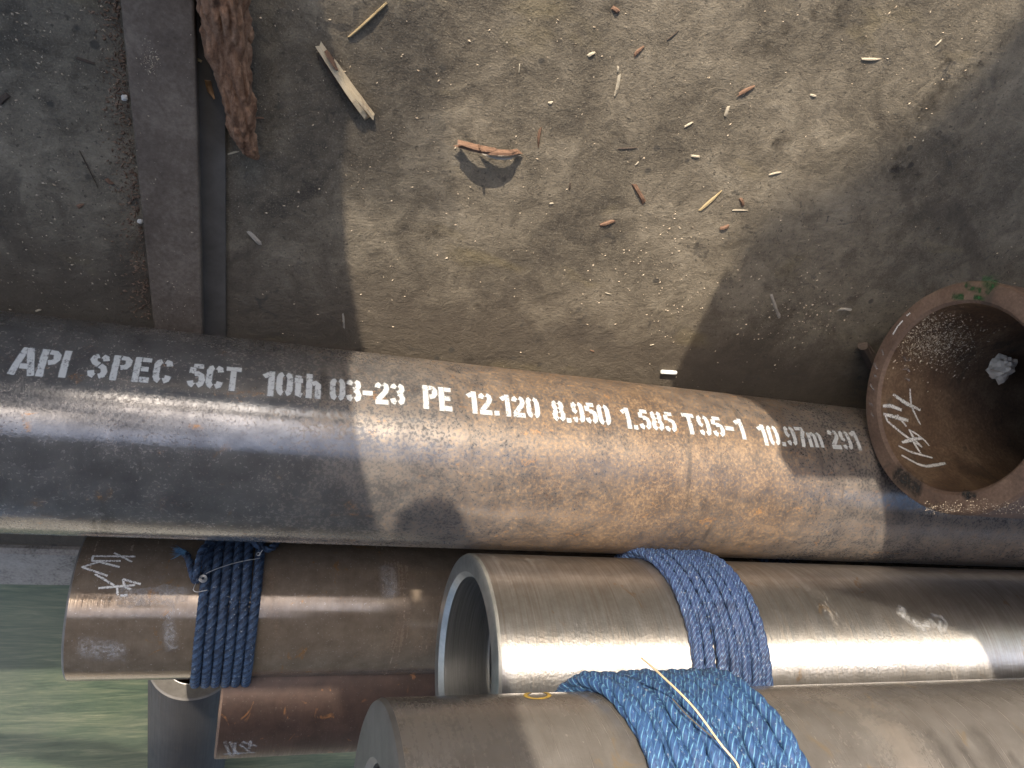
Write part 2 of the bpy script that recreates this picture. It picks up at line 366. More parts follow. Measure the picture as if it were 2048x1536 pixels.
# rail along the far edge of the floor
rail = thing('edge_rail', (-.6,-.6,GROUND_Z), 'pitted grey steel rail along the far edge of the floor', 'rail')
v,f = box(-4, 6, -.635, -.520, FLOOR_Z-.05, FLOOR_Z+.012); link('rail_top', v, f, 'rail', rail).modifiers.new('bevel','BEVEL').width=.008
v,f = box(-4, 6, -.675, -.637, FLOOR_Z-.08, FLOOR_Z-.02); link('rail_lip', v, f, 'beam', rail).modifiers.new('bevel','BEVEL').width=.006
v,f = box(-4, 6, -.630, -.522, GROUND_Z, FLOOR_Z-.051); link('rail_web', v, f, 'flange', rail)

# ------------------------------------------------------------------ pipes
def ring_pts(cy, cz, R, x, n): return [(x, cy+R*cos(2*pi*i/n), cz+R*sin(2*pi*i/n)) for i in range(n)]
def loft(rings, n, closed=True):
    v = [p for r in rings for p in r]; f = []
    for k in range(len(rings)-1):
        for i in range(n):
            j = (i+1) % n
            f.append((k*n+i, k*n+j, (k+1)*n+j, (k+1)*n+i))
    return v, f
def pipe_parts(root, pipe, x0, x1, wall, mat, face_mat, bore_mat, n=128, ch=.004, ch_in=.004):
    cy, cz, R = pipe; Ri = R-wall
    xs = [x0+ch]+[x0+ch+(x1-x0-ch)*k/6 for k in range(1,7)]
    v, f = loft([ring_pts(cy,cz,R,x,n) for x in xs], n); f = [t[::-1] for t in f]
    body = link('pipe_wall', v, f, mat, root, True)
    v, f = loft([ring_pts(cy,cz,R,x0+ch,n), ring_pts(cy,cz,R-ch*.35,x0+ch*.3,n), ring_pts(cy,cz,R-ch,x0,n), ring_pts(cy,cz,Ri+ch_in,x0,n), ring_pts(cy,cz,Ri,x0+ch_in,n)], n)
    face = link('end_face', v, f, face_mat, root, True)
    m = face.modifiers.new('edge','EDGE_SPLIT'); m.split_angle = radians(30)
    v, f = loft([ring_pts(cy,cz,Ri,x,n) for x in (x0+ch_in, x0+.1, x0+.4, x0+1.0, x1)], n)
    bore = link('bore', v, f, bore_mat, root, True)
    # closed far end so that the bore stays dark
    v = ring_pts(cy,cz,R,x1,n); link('far_cap', v, [tuple(range(n))], mat, root)
    return body, face, bore

P = {'A': (0.0, 0.0, .154), 'B': (-.4736, -.0223, .131), 'C': (-.1646, .2940, .1725), 'D': (.046, .623, .154), 'G': (.3284, .1151, .190)}
# stencilled pipe
rA = thing('steel_pipe', (0,0,-.154), 'long dark steel pipe stencilled with white letters and numbers', 'steel pipe')
pipe_parts(rA, P['A'], -2.5, 6.0, .0403, 'main', 'G', 'bore_rust')

# ribbons of paint or chalk on a curved surface -----------------------
def ribbon(V, Fc, Cv, pts, w, place, h, fuzz=.35, jitter=0.0, taper=False):
    """pts: 2-D polyline; place(u, v, h) -> 3-D; rows of vertices carry the paint cover"""
    dense = []
    for a, b in zip(pts, pts[1:]):
        L = math.dist(a, b); n = max(1, int(L/(w*.6)))
        dense += [(a[0]+(b[0]-a[0])*i/n, a[1]+(b[1]-a[1])*i/n) for i in range(n)]
    dense.append(pts[-1])
    n = len(dense); fz = w*fuzz
    T = []
    for i in range(n):
        a, b = dense[max(i-1,0)], dense[min(i+1,n-1)]
        L = math.dist(a, b) or 1; T.append(((b[0]-a[0])/L, (b[1]-a[1])/L))
    rows = [(dense[0][0]-T[0][0]*fz, dense[0][1]-T[0][1]*fz, T[0], 0.0)]
    rows += [(p[0], p[1], t, 1.0) for p, t in zip(dense, T)]
    rows += [(dense[-1][0]+T[-1][0]*fz, dense[-1][1]+T[-1][1]*fz, T[-1], 0.0)]
    base = len(V)
    for k, (x, y, t, c) in enumerate(rows):
        ww = w*(1+jitter*(rng.random()-.5)*2)
        if taper: ww *= .55+.45*sin(pi*min(1,(k+.5)/len(rows)))
        for off, cc in ((-ww/2-fz, 0), (-ww/2+fz*.4, 1), (0, 1), (ww/2-fz*.4, 1), (ww/2+fz, 0)):
            V.append(place(x-t[1]*off, y+t[0]*off, h)); Cv.append(cc*c)
    for k in range(len(rows)-1):
        for j in range(4):
            a = base+k*5+j; Fc.append((a, a+1, a+6, a+5))
def cyl_place(pipe, R=None, inner=False):
    cy, cz, Ro = pipe; R = R or Ro
    def place(u, v, h):
        th = v/R; r = R-h if inner else R+h
        return (u, cy+r*cos(th), cz+r*sin(th))
    return place
def mark(name, parent, strokes, mat, place, fuzz=.3, h0=.0005, jitter=.2, taper=False):
    V, Fc, Cv = [], [], []
    for i, (pts, w) in enumerate(strokes): ribbon(V, Fc, Cv, pts, w, place, h0+i*.00012, fuzz, jitter, taper)
    return link(name, V, Fc, mat, parent, True, cover=Cv)

def mir(pts, w=.5): return [(w-x, y) for x, y in pts]
L0 = [(.21,.91),(.14,.87),(.10,.74),(.10,.26),(.14,.13),(.21,.09)]
L8a = [(.21,.91),(.13,.85),(.115,.72),(.15,.59),(.22,.54)]; L8b = [(.22,.49),(.14,.45),(.10,.33),(.11,.18),(.21,.09)]
GL = {
 '0': (.5, [L0, mir(L0)]), '1': (.40, [[(.27,.0),(.27,1.0)], [(.06,.76),(.2,.86)]]),
 '2': (.5, [[(.10,.70),(.12,.84),(.21,.91)],[(.29,.91),(.38,.85),(.40,.70),(.36,.55),(.12,.17)],[(.03,.09),(.46,.09)]]),
 '3': (.5, [[(.10,.72),(.13,.86),(.21,.91)],[(.29,.91),(.38,.85),(.40,.70),(.35,.57),(.24,.52)],[(.26,.50),(.36,.45),(.41,.30),(.38,.15),(.29,.09)],[(.21,.09),(.12,.14),(.09,.28)]]),
 '5': (.5, [[(.43,.91),(.13,.91)],[(.14,.84),(.125,.56)],[(.18,.55),(.28,.58),(.38,.51),(.41,.34),(.38,.16),(.29,.09)],[(.21,.09),(.12,.14),(.09,.27)]]),
 '7': (.46, [[(.03,.91),(.42,.91)],[(.38,.82),(.26,.5),(.20,.0)]]),
 '8': (.5, [L8a, mir(L8a), L8b, mir(L8b)]),
 '9': (.5, [[(.21,.91),(.13,.86),(.10,.70),(.12,.54),(.21,.46)],[(.29,.91),(.38,.86),(.40,.72),(.40,.28),(.38,.15),(.29,.09)],[(.21,.09),(.13,.13),(.10,.25)]]),
 'A': (.58, [[(.06,.0),(.25,1.0)],[(.51,.0),(.34,1.0)],[(.20,.30),(.42,.30)]]),
 'P': (.52, [[(.12,.0),(.12,1.0)],[(.22,.91),(.36,.89),(.42,.80),(.42,.64),(.36,.53),(.23,.49)]]),
 'I': (.27, [[(.12,.0),(.12,1.0)]]),
 'S': (.52, [[(.41,.70),(.38,.85),(.29,.91)],[(.22,.91),(.13,.86),(.10,.73),(.15,.61),(.26,.53)],[(.27,.51),(.37,.43),(.41,.28),(.38,.14),(.28,.09)],[(.20,.09),(.12,.14),(.09,.30)]]),
 'E': (.50, [[(.12,.0),(.12,1.0)],[(.21,.91),(.45,.91)],[(.21,.51),(.41,.51)],[(.21,.09),(.46,.09)]]),
 'C': (.52, [L0, [(.28,.91),(.38,.86),(.41,.69)],[(.28,.09),(.38,.14),(.41,.31)]]),
 'T': (.50, [[(.02,.91),(.47,.91)],[(.245,.83),(.245,.0)]]),
 't': (.34, [[(.14,.92),(.14,.15),(.27,.09)],[(.02,.69),(.28,.69)]]),
 'h': (.50, [[(.12,.0),(.12,1.0)],[(.20,.55),(.31,.63),(.38,.54),(.38,.0)]]),
 'm': (.70, [[(.10,.0),(.10,.72)],[(.18,.58),(.27,.66),(.34,.57),(.34,.0)],[(.42,.58),(.51,.66),(.58,.57),(.58,.0)]]),
 '-': (.40, [[(.04,.44),(.34,.44)]]), '.': (.24, [[(.11,.0),(.11,.17)]]),
}
TOK = [('T',(-58,741),(-22,743),(-38,689)), ('API',(16,747),(131,756),(45,695)), ('SPEC',(170,755),(338,769),(191,707)), ('5CT',(371,774),(477,783),(381,727)),
 ('10th',(521,790),(639,798),(529,742)), ('03-23',(658,801),(807,812),(662,756)), ('PE',(845,817),(904,823),(843,771)), ('12.120',(934,826),(1079,837),(931,783)),
 ('8.950',(1106,842),(1221,852),(1106,800)), ('1.585',(1246,856),(1353,865),(1243,816)), ('T95-1',(1371,867),(1493,879),(1368,827)),
 ('10.97m',(1521,890),(1648,895),(1517,850)), ('291',(1664,898),(1724,901),(1659,860))]
plA = cyl_place(P['A'])
for txt, lb, rb, lt in TOK:
    x0, t0 = on_cyl(lb, P['A']); x1, t1 = on_cyl(rb, P['A']); xt, tt = on_cyl(lt, P['A'])
    R = .154; H = (t0-tt)*R; tot = sum(GL[c][0] for c in txt)-.06
    sx = (x1-x0)/tot; adv = 0.0
    for c in txt:
        w, strokes = GL[c]; V, Fc, Cv = [], [], []
        dv = rng.uniform(-.015,.015)*H; sw = .185*min(H, sx*1.15)*(1.0 if c not in 'mA' else .95)
        for i, st in enumerate(strokes):
            pts = []
            for gx, gy in st:
                k = (adv+gx)/tot
                base = (t0+(t1-t0)*k)*R
                # glyph height runs towards smaller angle
                pts.append((x0+(adv+gx)*sx, base-gy*H+dv))
            tr_ = sw*.13
            for e, nb_ in ((0,1),(-1,-2)):
                gy_ = st[e][1]
                if gy_ in (0.0, 1.0) or c in '-.1': continue
                dx_, dv_ = pts[nb_][0]-pts[e][0], pts[nb_][1]-pts[e][1]; l_ = sqrt(dx_*dx_+dv_*dv_)
                pts[e] = (pts[e][0]+dx_/l_*tr_, pts[e][1]+dv_/l_*tr_)
            ribbon(V, Fc, Cv, pts, sw, plA, .0005+.00013*i, .17, .06)
        o = link('letter', V, Fc, 'stencil', rA, True, cover=Cv)
        adv += w

# pipe B, rope padded ---------------------------------------------------
rB = thing('steel_pipe', (-.25,P['B'][0],P['B'][1]-P['B'][2]), 'brown pipe whose cut end is chalked beside a dark navy rope wrap', 'steel pipe')
pipe_parts(rB, P['B'], -.252, 5.5, .03, 'B', 'face_grey', 'bore_rust')
def zp(x, y, ox, oy, s): return (ox+x/s, oy+y/s)
def cyl_marks(name, parent, pipe, polys, w, mat, R=None, inner=False, **k):
    st = []
    for item in polys:
        pl, ww = (item if isinstance(item, tuple) else (item, w))
        q = [on_cyl(p, pipe, R, far=inner) for p in pl]
        t0 = q[0][1]; q = [(x, t0+((th-t0+pi) % (2*pi))-pi) for x, th in q]
        st.append(([(x, th*(R or pipe[2])) for x, th in q], ww))
    return mark(name, parent, st, mat, cyl_place(pipe, R, inner), **k)
Z7 = lambda pts: [zp(x,y,0,1000,2.866) for x,y in pts]
for pl in ([(530,322),(775,325)], [(655,305),(755,355)], [(532,326),(528,350),(690,350)], [(545,350),(685,385)], [(590,350),(470,385),(615,435)],
           [(545,425),(655,490)], [(565,505),(775,488)], [(705,455),(715,500),(755,515)], [(705,455),(805,482)], [(670,490),(675,545)], [(690,548),(730,545)]):
    cyl_marks('chalk_stroke', rB, P['B'], [Z7(pl)], .0032, 'chalk_line')
cyl_marks('scuff', rB, P['B'], [(Z7([(720,560),(1040,540)]), .034), (Z7([(960,650),(985,850)]), .012), (Z7([(480,850),(690,870)]), .022)], .02, 'chalk_faint', fuzz=.6)
cyl_marks('scuff', rB, P['B'], [([(775,1135),(780,1190)], .022)], .02, 'chalk_faint', fuzz=.5)

# pipe C, machined ------------------------------------------------------
rC = thing('steel_pipe', (.36,P['C'][0],P['C'][1]-P['C'][2]), 'bright machined steel pipe with brushed surface and blue rope wrap', 'steel pipe')
pipe_parts(rC, P['C'], .3495, 6.0, .036, 'C', 'face_steel', 'bore_steel', ch=.006, ch_in=.008)
Zr = lambda pts: [zp(x,y,1200,1050,2.415) for x,y in pts]
cyl_marks('chalk_smear', rC, P['C'], [(Zr([(1460,400),(1450,430),(1500,462),(1560,495),(1610,470)]), .010), (Zr([(1600,435),(1650,445),(1672,475),(1655,520),(1638,505),(1642,462)]), .005)], .008, 'chalk_faint', fuzz=.5)
# stepped liner inside the bore
v, f = loft([ring_pts(P['C'][0],P['C'][1],r,x,128) for r,x in ((.1365,.435),(.1285,.4355),(.1285,.9))], 128)
lin = link('bore_step', v, f, 'bore_steel', rC, True); lin.modifiers.new('e','EDGE_SPLIT')

# pipe D ----------------------------------------------------------------
rD = thing('steel_pipe', (.16,P['D'][0],P['D'][1]-P['D'][2]), 'smooth oiled brown steel pipe under the brightest blue rope', 'steel pipe')
pipe_parts(rD, P['D'], .157, 6.0, .062, 'D', 'face_grey', 'bore_steel', ch=.007, ch_in=.006)
for xr, w_, t0_, t1_ in ((.77,.010,-.2,1.5),(.80,.007,-.1,1.5),(.835,.012,-.2,1.6),(.865,.006,0,1.5),(.91,.009,-.1,1.6),(.50,.012,-.2,1.6),(.46,.005,-.2,1.2)):
    mark('dark_streak', rD, [([(xr+.004*sin(k*.9), (t0_+(t1_-t0_)*k/12)*.154) for k in range(13)], w_)], 'streak', cyl_place(P['D']), fuzz=.9, jitter=.25)  # darker bands drawn round the pipe
ring = [(1075+24*cos(a*pi/10), 1391+7*sin(a*pi/10)) for a in range(21)]
cyl_marks('yellow_ring', rD, P['D'], [ring], .004, 'yellow_paint', jitter=.3)

# pipe G, open bore -----------------------------------------------------
GX = 1.0773; GRi = .190-.0365
rG = thing('steel_pipe', (GX,P['G'][0],P['G'][1]-P['G'][2]), 'rusty brown pipe with wide open bore holding crumpled paper', 'steel pipe')
pipe_parts(rG, P['G'], GX, 5.0, .0365, 'G', 'G', 'bore_rust', ch=.009, ch_in=.005)
Zg = lambda pts: [zp(x,y,1700,540,3.072) for x,y in pts]
for pl, w in (([(265,765),(345,820),(430,860)],.0055), ([(368,730),(375,830),(400,890),(432,950)],.0035), ([(203,835),(250,835),(315,860)],.006), ([(205,885),(280,905),(355,925)],.006),
           ([(215,890),(230,930),(340,1020),(440,1088)],.0045), ([(290,890),(345,960)],.004), ([(320,1060),(390,1040),(440,1035)],.006), ([(360,980),(410,1010),(460,1050),(485,1080)],.0035),
           ([(365,985),(400,1050),(440,1088)],.005), ([(300,1082),(370,1118),(430,1135),(505,1155)],.0045), ([(380,1040),(440,1135)],.0045), ([(318,1140),(420,1195),(470,1208),(585,1188)],.006)):
    cyl_marks('chalk_stroke', rG, P['G'], [Zg(pl)], w, 'chalk_line', R=GRi, inner=True, taper=True)
for pl in ([(330,535),(345,560),(372,545)], [(325,610),(350,600),(365,625)], [(335,660),(365,680)]):
    cyl_marks('faint_mark', rG, P['G'], [Zg(pl)], .003, 'chalk_faint', R=GRi, inner=True)
def face_mark(name, parent, x, polys, mat, **k):
    st = []
    for pl, w in polys:
        q = [on_x(p, x) for p in pl]; st.append(([(a.y, a.z) for a in q], w))
    return mark(name, parent, st, mat, lambda u, v, h: (x-h, u, v), **k)
face_mark('green_mark', rG, GX, [(Zg([(712,88),(740,115),(805,125)]), .007), (Zg([(820,75),(875,70),(890,105)]), .014), (Zg([(840,120),(860,130)]), .008), (Zg([(632,162),(700,165)]), .008), (Zg([(765,167),(830,175)]), .006)], 'green_paint')
face_mark('black_mark', rG, GX, [(Zg([(290,1250),(420,1345)]), .022)], 'black_paint', fuzz=.5)
face_mark('black_mark', rG, GX, [(Zg([(700,1370),(730,1400)]), .008), (Zg([(725,1375),(770,1390)]), .007)], 'black_paint', fuzz=.5)
for pl in ([(200,490),(205,520)], [(150,575),(170,610)], [(150,640),(160,660)], [(125,700),(150,745)], [(120,820),(145,835)], [(130,880),(150,900)], [(265,395),(295,345),(325,312)], [(350,280),(370,265)]):
    face_mark('chalk_stroke', rG, GX, [(Zg(pl), .0025)], 'chalk_faint' if pl[0][1] > 420 else 'chalk_line')

# lower pipes E and F beyond the floor's edge ----------------------------
FR = .108; FZ = GROUND_Z+FR
fx = on_z((378,1400), FZ+FR)
FY = fx.y
rF = thing('support_pipe', (fx.x,FY,GROUND_Z), 'black pipe lying crosswise on the green ground, cut end outwards', 'steel pipe')
n = 96
def ringY(r, y): return [(fx.x+r*cos(2*pi*i/n), y, FZ+r*sin(2*pi*i/n)) for i in range(n)]
v,f = loft([ringY(FR,FY-.004), ringY(FR,FY-1.0), ringY(FR,FY-3.0)], n); link('pipe_wall', v, f, 'F', rF, True)
v,f = loft([ringY(FR,FY-.004), ringY(FR-.004,FY), ringY(FR-.040,FY), ringY(FR-.043,FY-.004)], n); link('end_face', v, f, 'face_grey', rF, True).modifiers.new('e','EDGE_SPLIT')
v,f = loft([ringY(FR-.043,FY-.004), ringY(FR-.043,FY-2.9)], n); link('bore', v, f, 'bore_rust', rF, True)
v,f = loft([ringY(FR-.040,FY+.001), ringY(FR-.042,FY+.002), ringY(FR-.044,FY-.003)], n); link('bright_rim', v, f, 'wire', rF, True)
# E rests on F: tangent to the line of sight through its far edge
ER = .155; EZ = FZ+FR+ER
d_ = ray((500,1515)); nl = sqrt(d_.y**2+d_.z**2); dy, dz = d_.y/nl, d_.z/nl
tE = None
# centre sits on the camera side of the sight line, at distance ER
nx, nz_ = -dz, dy
if nz_*1.0 > 0: nx, nz_ = -nx, -nz_
tt_ = (EZ-CAM.z-nz_*ER)/dz
EY = CAM.y+dy*tt_+nx*ER
P['E'] = (EY, EZ, ER)
ex, _ = on_cyl((436,1440), P['E'])
rE = thing('steel_pipe', (ex,EY,EZ-ER), 'red-brown pipe lying across the black support pipe, chalk scribble by its end', 'steel pipe')
pipe_parts(rE, P['E'], ex, 6, .03, 'E', 'G', 'bore_rust')
for pl in ([(1290,1385),(1330,1470)], [(1320,1385),(1370,1460)], [(1350,1385),(1340,1465)], [(1280,1455),(1460,1445)], [(1390,1385),(1470,1410)], [(1435,1380),(1430,1425)], [(1375,1400),(1430,1440)]):
    cyl_marks('chalk_stroke', rE, P['E'], [Z7(pl)], .005, 'chalk_faint')

# ------------------------------------------------------------------ ropes
def lobed(phi, n, c, rho):
    a = (phi % (2*pi/n)); a = min(a, 2*pi/n-a)
    a = pi/n-abs(a-pi/n) if False else a
    # angle from nearest strand centre
    s_ = c*sin(a); return c*cos(a)+sqrt(max(rho*rho-s_*s_, 1e-6))
def rope_mesh(name, path, r, mat, parent, strands=3, pitch=2.9, m=24, closed=True, wob=0.0, normal_hint=None):
    """path: list of Vector; a laid rope with its strands twisted round each other"""
    n = len(path); V, U, Fc = [], [], []
    c, rho = {3: (.52, .47), 4: (.60,.44), 6: (.70,.37), 8: (.80,.33)}[strands]
    if strands == 8: c, rho = .78, .31
    S = 0.0
    L = sum((path[(i+1)%n]-path[i]).length for i in range(n if closed else n-1))
    tw = 2*pi/(pitch*2*r)
    if closed: tw = round(tw*L*strands/(2*pi))/(L*strands/(2*pi)) if L else tw
    up = normal_hint
    for i in range(n+(1 if closed else 0)):
        p = path[i % n]
        a, b = (path[(i-1) % n], path[(i+1) % n]) if closed else (path[max(i-1,0)], path[min(i+1,n-1)])
        t = (b-a).normalized()
        N = up(p, t) if up else Vector((0,0,1)).cross(t).normalized()
        Bn = t.cross(N).normalized()
        for j in range(m):
            ph = 2*pi*j/m; q = ph - tw*S
            k = q % (2*pi/strands)
            rr = r*lobed(q, strands, c, rho)
            if wob: rr *= 1+wob*noise.noise(p*60+Vector((0,0,j*.3)))
            V.append(p+N*cos(ph)*rr+Bn*sin(ph)*rr); U.append((S/r, q*strands/(2*pi)))
        if i < n-1 or closed: S += (path[(i+1) % n]-p).length
    for i in range(n if closed else n-1):
        for j in range(m):
            Fc.append((i*m+j, i*m+(j+1)%m, (i+1)*m+(j+1)%m, (i+1)*m+j))
    if not closed:
        Fc.append(tuple(range(m))[::-1]); Fc.append(tuple((n-1)*m+j for j in range(m)))
    return link(name, V, Fc, mat, parent, True, uvs=U)
def coil(parent, pipe, x, r, mat, strands, pitch, seg, m, dx=0.0, ph=0.0, lift=0.0):
    cy, cz, R = pipe; path = []
    rnd = rng.random()*10
    for i in range(seg):
        a = 2*pi*i/seg
        xx = x+dx*cos(a-ph)+.0012*noise.noise(Vector((cos(a)*2, sin(a)*2, rnd)))
        rr = R+r*(.97+lift)+.0006*noise.noise(Vector((cos(a)*3, sin(a)*3, rnd+5)))
        path.append(Vector((xx, cy+rr*cos(a), cz+rr*sin(a))))
    hint = lambda p, t: Vector((0, p.y-cy, p.z-cz)).normalized()
    return rope_mesh('coil', path, r, mat, parent, strands, pitch, m, True, .04, hint)
def braid(parent, pipe, x, r, mat, ncol, period, dx=0.0, ph=0.0):
    """braided rope: columns of fat, slanting stitches"""
    cy, cz, R = pipe; per = period*2*r; L = 2*pi*(R+r)
    nb = round(L/per); seg = nb*10; m = ncol*9; rnd = rng.random()*20; V, U, Fc = [], [], []
    st0 = rng.random(); drift = round(.16*nb/2)*2/nb/10
    for i in range(seg+1):
        a = 2*pi*i/seg; er = Vector((0, cos(a), sin(a)))
        nz0 = noise.noise(Vector((cos(a)*4, sin(a)*4, rnd))); nz1 = noise.noise(Vector((cos(a)*3, sin(a)*3, rnd+9)))
        cx_ = x+dx*cos(a-ph)+.10*r*nz0; rc = R+r*.97+.05*r*nz1
        for j in range(m):
            phi = 2*pi*j/m; q = (phi/(2*pi)*ncol+drift*i+st0) % ncol; c_ = int(q); fx_ = q-c_
            sy = i/10+.5*(c_ % 2)+.75*fx_
            fy_ = sy % 1.0; idn = noise.noise(Vector((c_*3.1, int(sy) % nb*1.7, rnd)))
            h = max(0, 1-(2*fx_-1)**2)**.45*max(0, 1-(2*fy_-1)**2*.97)**.32
            rr = r*(.56+.50*h*(1+.12*idn))
            V.append(Vector((cx_+rr*sin(phi), 0, 0))+Vector((0,cy,cz))+er*(rc+rr*cos(phi))); U.append((fy_+int(sy)*1.0 if False else sy, fx_+c_))
    for i in range(seg):
        for j in range(m): Fc.append((i*m+j, i*m+(j+1)%m, (i+1)*m+(j+1)%m, (i+1)*m+j))
    return link('coil', V, Fc, mat, parent, True, uvs=U)

ropeB = thing('rope_wrap', (-.06,P['B'][0],P['B'][1]-.131), 'dark navy rope coiled six times round the brown pipe, frayed end and thin wire', 'rope')
xa = on_cyl((391,1230), P['B'])[0]; xb = on_cyl((519,1230), P['B'])[0]
rb_ = (xb-xa)/6.25/2
for i in range(6):
    coil(ropeB, P['B'], xa+rb_+i*2.02*rb_+(.0045 if i == 5 else 0), rb_*.98, 'rope_B', 6, 3.0, 420, 36, dx=(.002 if i < 5 else -.003), ph=1.2)
ropeB2 = thing('rope_wrap', (1.2,P['B'][0],P['B'][1]-.131), 'rope glimpsed through the gap between stencilled and machined pipes', 'rope')
xg = 1.19
for i in range(5): coil(ropeB2, P['B'], xg+i*.0185, .0092, 'rope_B', 6, 3.0, 200, 24)

ropeC = thing('rope_wrap', (.75,P['C'][0],P['C'][1]-.1725), 'blue rope wound flat round the bright machined pipe', 'rope')
xa = on_cyl((1378,1335), P['C'])[0]; xb = on_cyl((1533,1335), P['C'])[0]
rc_ = (xb-xa)/7.2/2
for i in range(7):
    braid(ropeC, P['C'], xa+rc_+i*2.0*rc_+(.0035 if i >= 2 else 0)-.001, rc_*.99, 'rope_C', 4, 1.25, dx=.0025, ph=.3)

ropeD = thing('rope_wrap', (.6,P['D'][0],P['D'][1]-.154), 'thick bright blue twisted rope wound round the oiled pipe', 'rope')
xa = on_cyl((1275,1500), P['D'])[0]; xb = on_cyl((1578,1500), P['D'])[0]
rd_ = (xb-xa)/8.1/2
gap = [0,.3,.9,.9,1.0,1.0,1.3,1.35]
for i in range(8):
    braid(ropeD, P['D'], xa+rd_+i*2.0*rd_+gap[i]*.004-.003, rd_*(1.05+.04*rng.uniform(-1,1)), 'rope_D', 4, 1.35, dx=.006*(1 if i in (0,1) else .3), ph=.9)

# loose rope end, fray and wire on B
def tube_path(pts, n):
    out = []
    for i in range(n):
        t = i/(n-1)*(len(pts)-1); k = min(int(t), len(pts)-2); u = t-k
        p0, p1, p2, p3 = pts[max(k-1,0)], pts[k], pts[k+1], pts[min(k+2,len(pts)-1)]
        out.append(.5*((2*p1)+(p2-p0)*u+(2*p0-5*p1+4*p2-p3)*u*u+(3*p1-p0-3*p2+p3)*u*u*u))
    return out
def lifted(px, pipe, h):
    cy, cz, R = pipe; x, th = on_cyl(px, pipe, R+h)
    return Vector((x, cy+(R+h)*cos(th), cz+(R+h)*sin(th)))
tail = tube_path([lifted(p, P['B'], h) for p, h in (((425,1085),.022),((405,1100),.030),((396,1130),.028),((392,1160),.022),((386,1150),.014),((378,1120),.012),((372,1108),.012))], 60)
rope_mesh('loose_end', tail, .007, 'rope_B', ropeB, 3, 2.6, 18, False)
tail2 = tube_path([lifted(p, P['B'], h) for p, h in (((500,1075),.02),((515,1090),.02),((528,1098),.013),((545,1095),.016),((556,1082),.016))], 40)
rope_mesh('loose_end', tail2, .007, 'rope_B', ropeB, 3, 2.6, 18, False)
def thin_tube(name, pts, r, mat, parent, m=6):
    V, Fc = [], []; n = len(pts)
    for i, p in enumerate(pts):
        t = (pts[min(i+1,n-1)]-pts[max(i-1,0)]).normalized()
        N = t.cross(Vector((.31,.2,.93))).normalized(); Bn = t.cross(N)
        for j in range(m): V.append(p+(N*cos(2*pi*j/m)+Bn*sin(2*pi*j/m))*r)
    for i in range(n-1):
        for j in range(m): Fc.append((i*m+j, i*m+(j+1)%m, (i+1)*m+(j+1)%m, (i+1)*m+j))
    return link(name, V, Fc, mat, parent, True)
V, Fc = [], []
e0 = lifted((374,1104), P['B'], .012)
for k in range(70):
    d = Vector((-.020,.004,.002))+Vector((rng.uniform(-.008,.012), rng.uniform(-.012,.012), rng.uniform(-.008,.012)))
    b0 = e0+Vector((rng.uniform(-.004,.004),)*3); sd = Vector((rng.uniform(-1,1),rng.uniform(-1,1),rng.uniform(-1,1))).normalized()*.0006
    k0 = len(V); V += [b0-sd, b0+sd, b0+d*.6+sd+Vector((0,0,.001)), b0+d]; Fc += [(k0,k0+1,k0+2),(k0,k0+2,k0+3)]
link('fray', V, Fc, 'rope_D', ropeB)
w1 = [lifted(p, P['B'], .0225) for p in ((412,1147),(430,1139),(450,1132),(470,1126),(492,1121),(510,1118),(520,1116))]
thin_tube('wire', tube_path(w1, 40), .0008, 'wire', ropeB)
sp = [lifted((406+(3+6*k/24)*cos(k*.9), 1157+(3+6*k/24)*sin(k*.9)*.9), P['B'], .023+.0002*k) for k in range(25)]
sp += [lifted(p, P['B'], .022) for p in ((396,1158),(390,1170),(387,1180),(395,1184),(415,1180))]
thin_tube('wire', tube_path(sp, 140), .0007, 'wire', ropeB)
sp = [lifted((517+4*cos(k*.7), 1108+3*sin(k*.7)), P['B'], .024) for k in range(12)]+[lifted((525,1100), P['B'], .03)]
thin_tube('wire', tube_path(sp, 50), .0008, 'wire', ropeB)
# pale wire over D's rope
w2 = [lifted(p, P['D'], h) for p, h in (((1283,1316),.10),((1320,1348),.075),((1385,1412),.045),((1440,1486),.036),((1476,1532),.034),((1470,1560),.03))]
wire = thing('loose_wire', w2[2], 'straight pale wire laid across the bright blue rope', 'wire')
thin_tube('wire', tube_path(w2, 50), .0011, 'straw', wire)
w3 = [lifted(p, P['D'], .031) for p in ((1345,1398),(1380,1436),(1432,1480))]
thin_tube('dark_thread', tube_path(w3, 20), .0008, 'flange', ropeD)

# oily stains with ragged outlines
floor_o = bpy.data.objects['floor']
def stain(polys, mat='stain', fuzz=.35):
    st = [([(q.x, q.y) for q in (on_z(p) for p in pl)], w) for pl, w in polys]
    return mark('stain', floor_o, st, mat, lambda u, v, h: (u, v, FLOOR_Z+.0003+h*.5), fuzz=fuzz, h0=.0002, jitter=.5)
stain([([(1900,150),(1850,215),(1812,275),(1795,335)], .030), ([(1960,130),(1905,165)], .035), ([(1795,330),(1830,360)], .030)])
stain([([(840,470),(905,455)], .022)]); stain([([(1225,5),(1232,14)], .018)]); stain([([(1834,60),(1834,70)], .010)])
stain([([(136,112),(142,150)], .016)]); stain([([(940,90),(942,96)], .012)]); stain([([(1545,285),(1580,290)], .018)])
stain([([(1900,120),(1880,145)], .014)]); stain([([(1530,80),(1690,25)], .02)], fuzz=.8)
stain([([(930,720),(1000,714),(1060,712)], .004)]); stain([([(950,610),(985,620)], .012)])

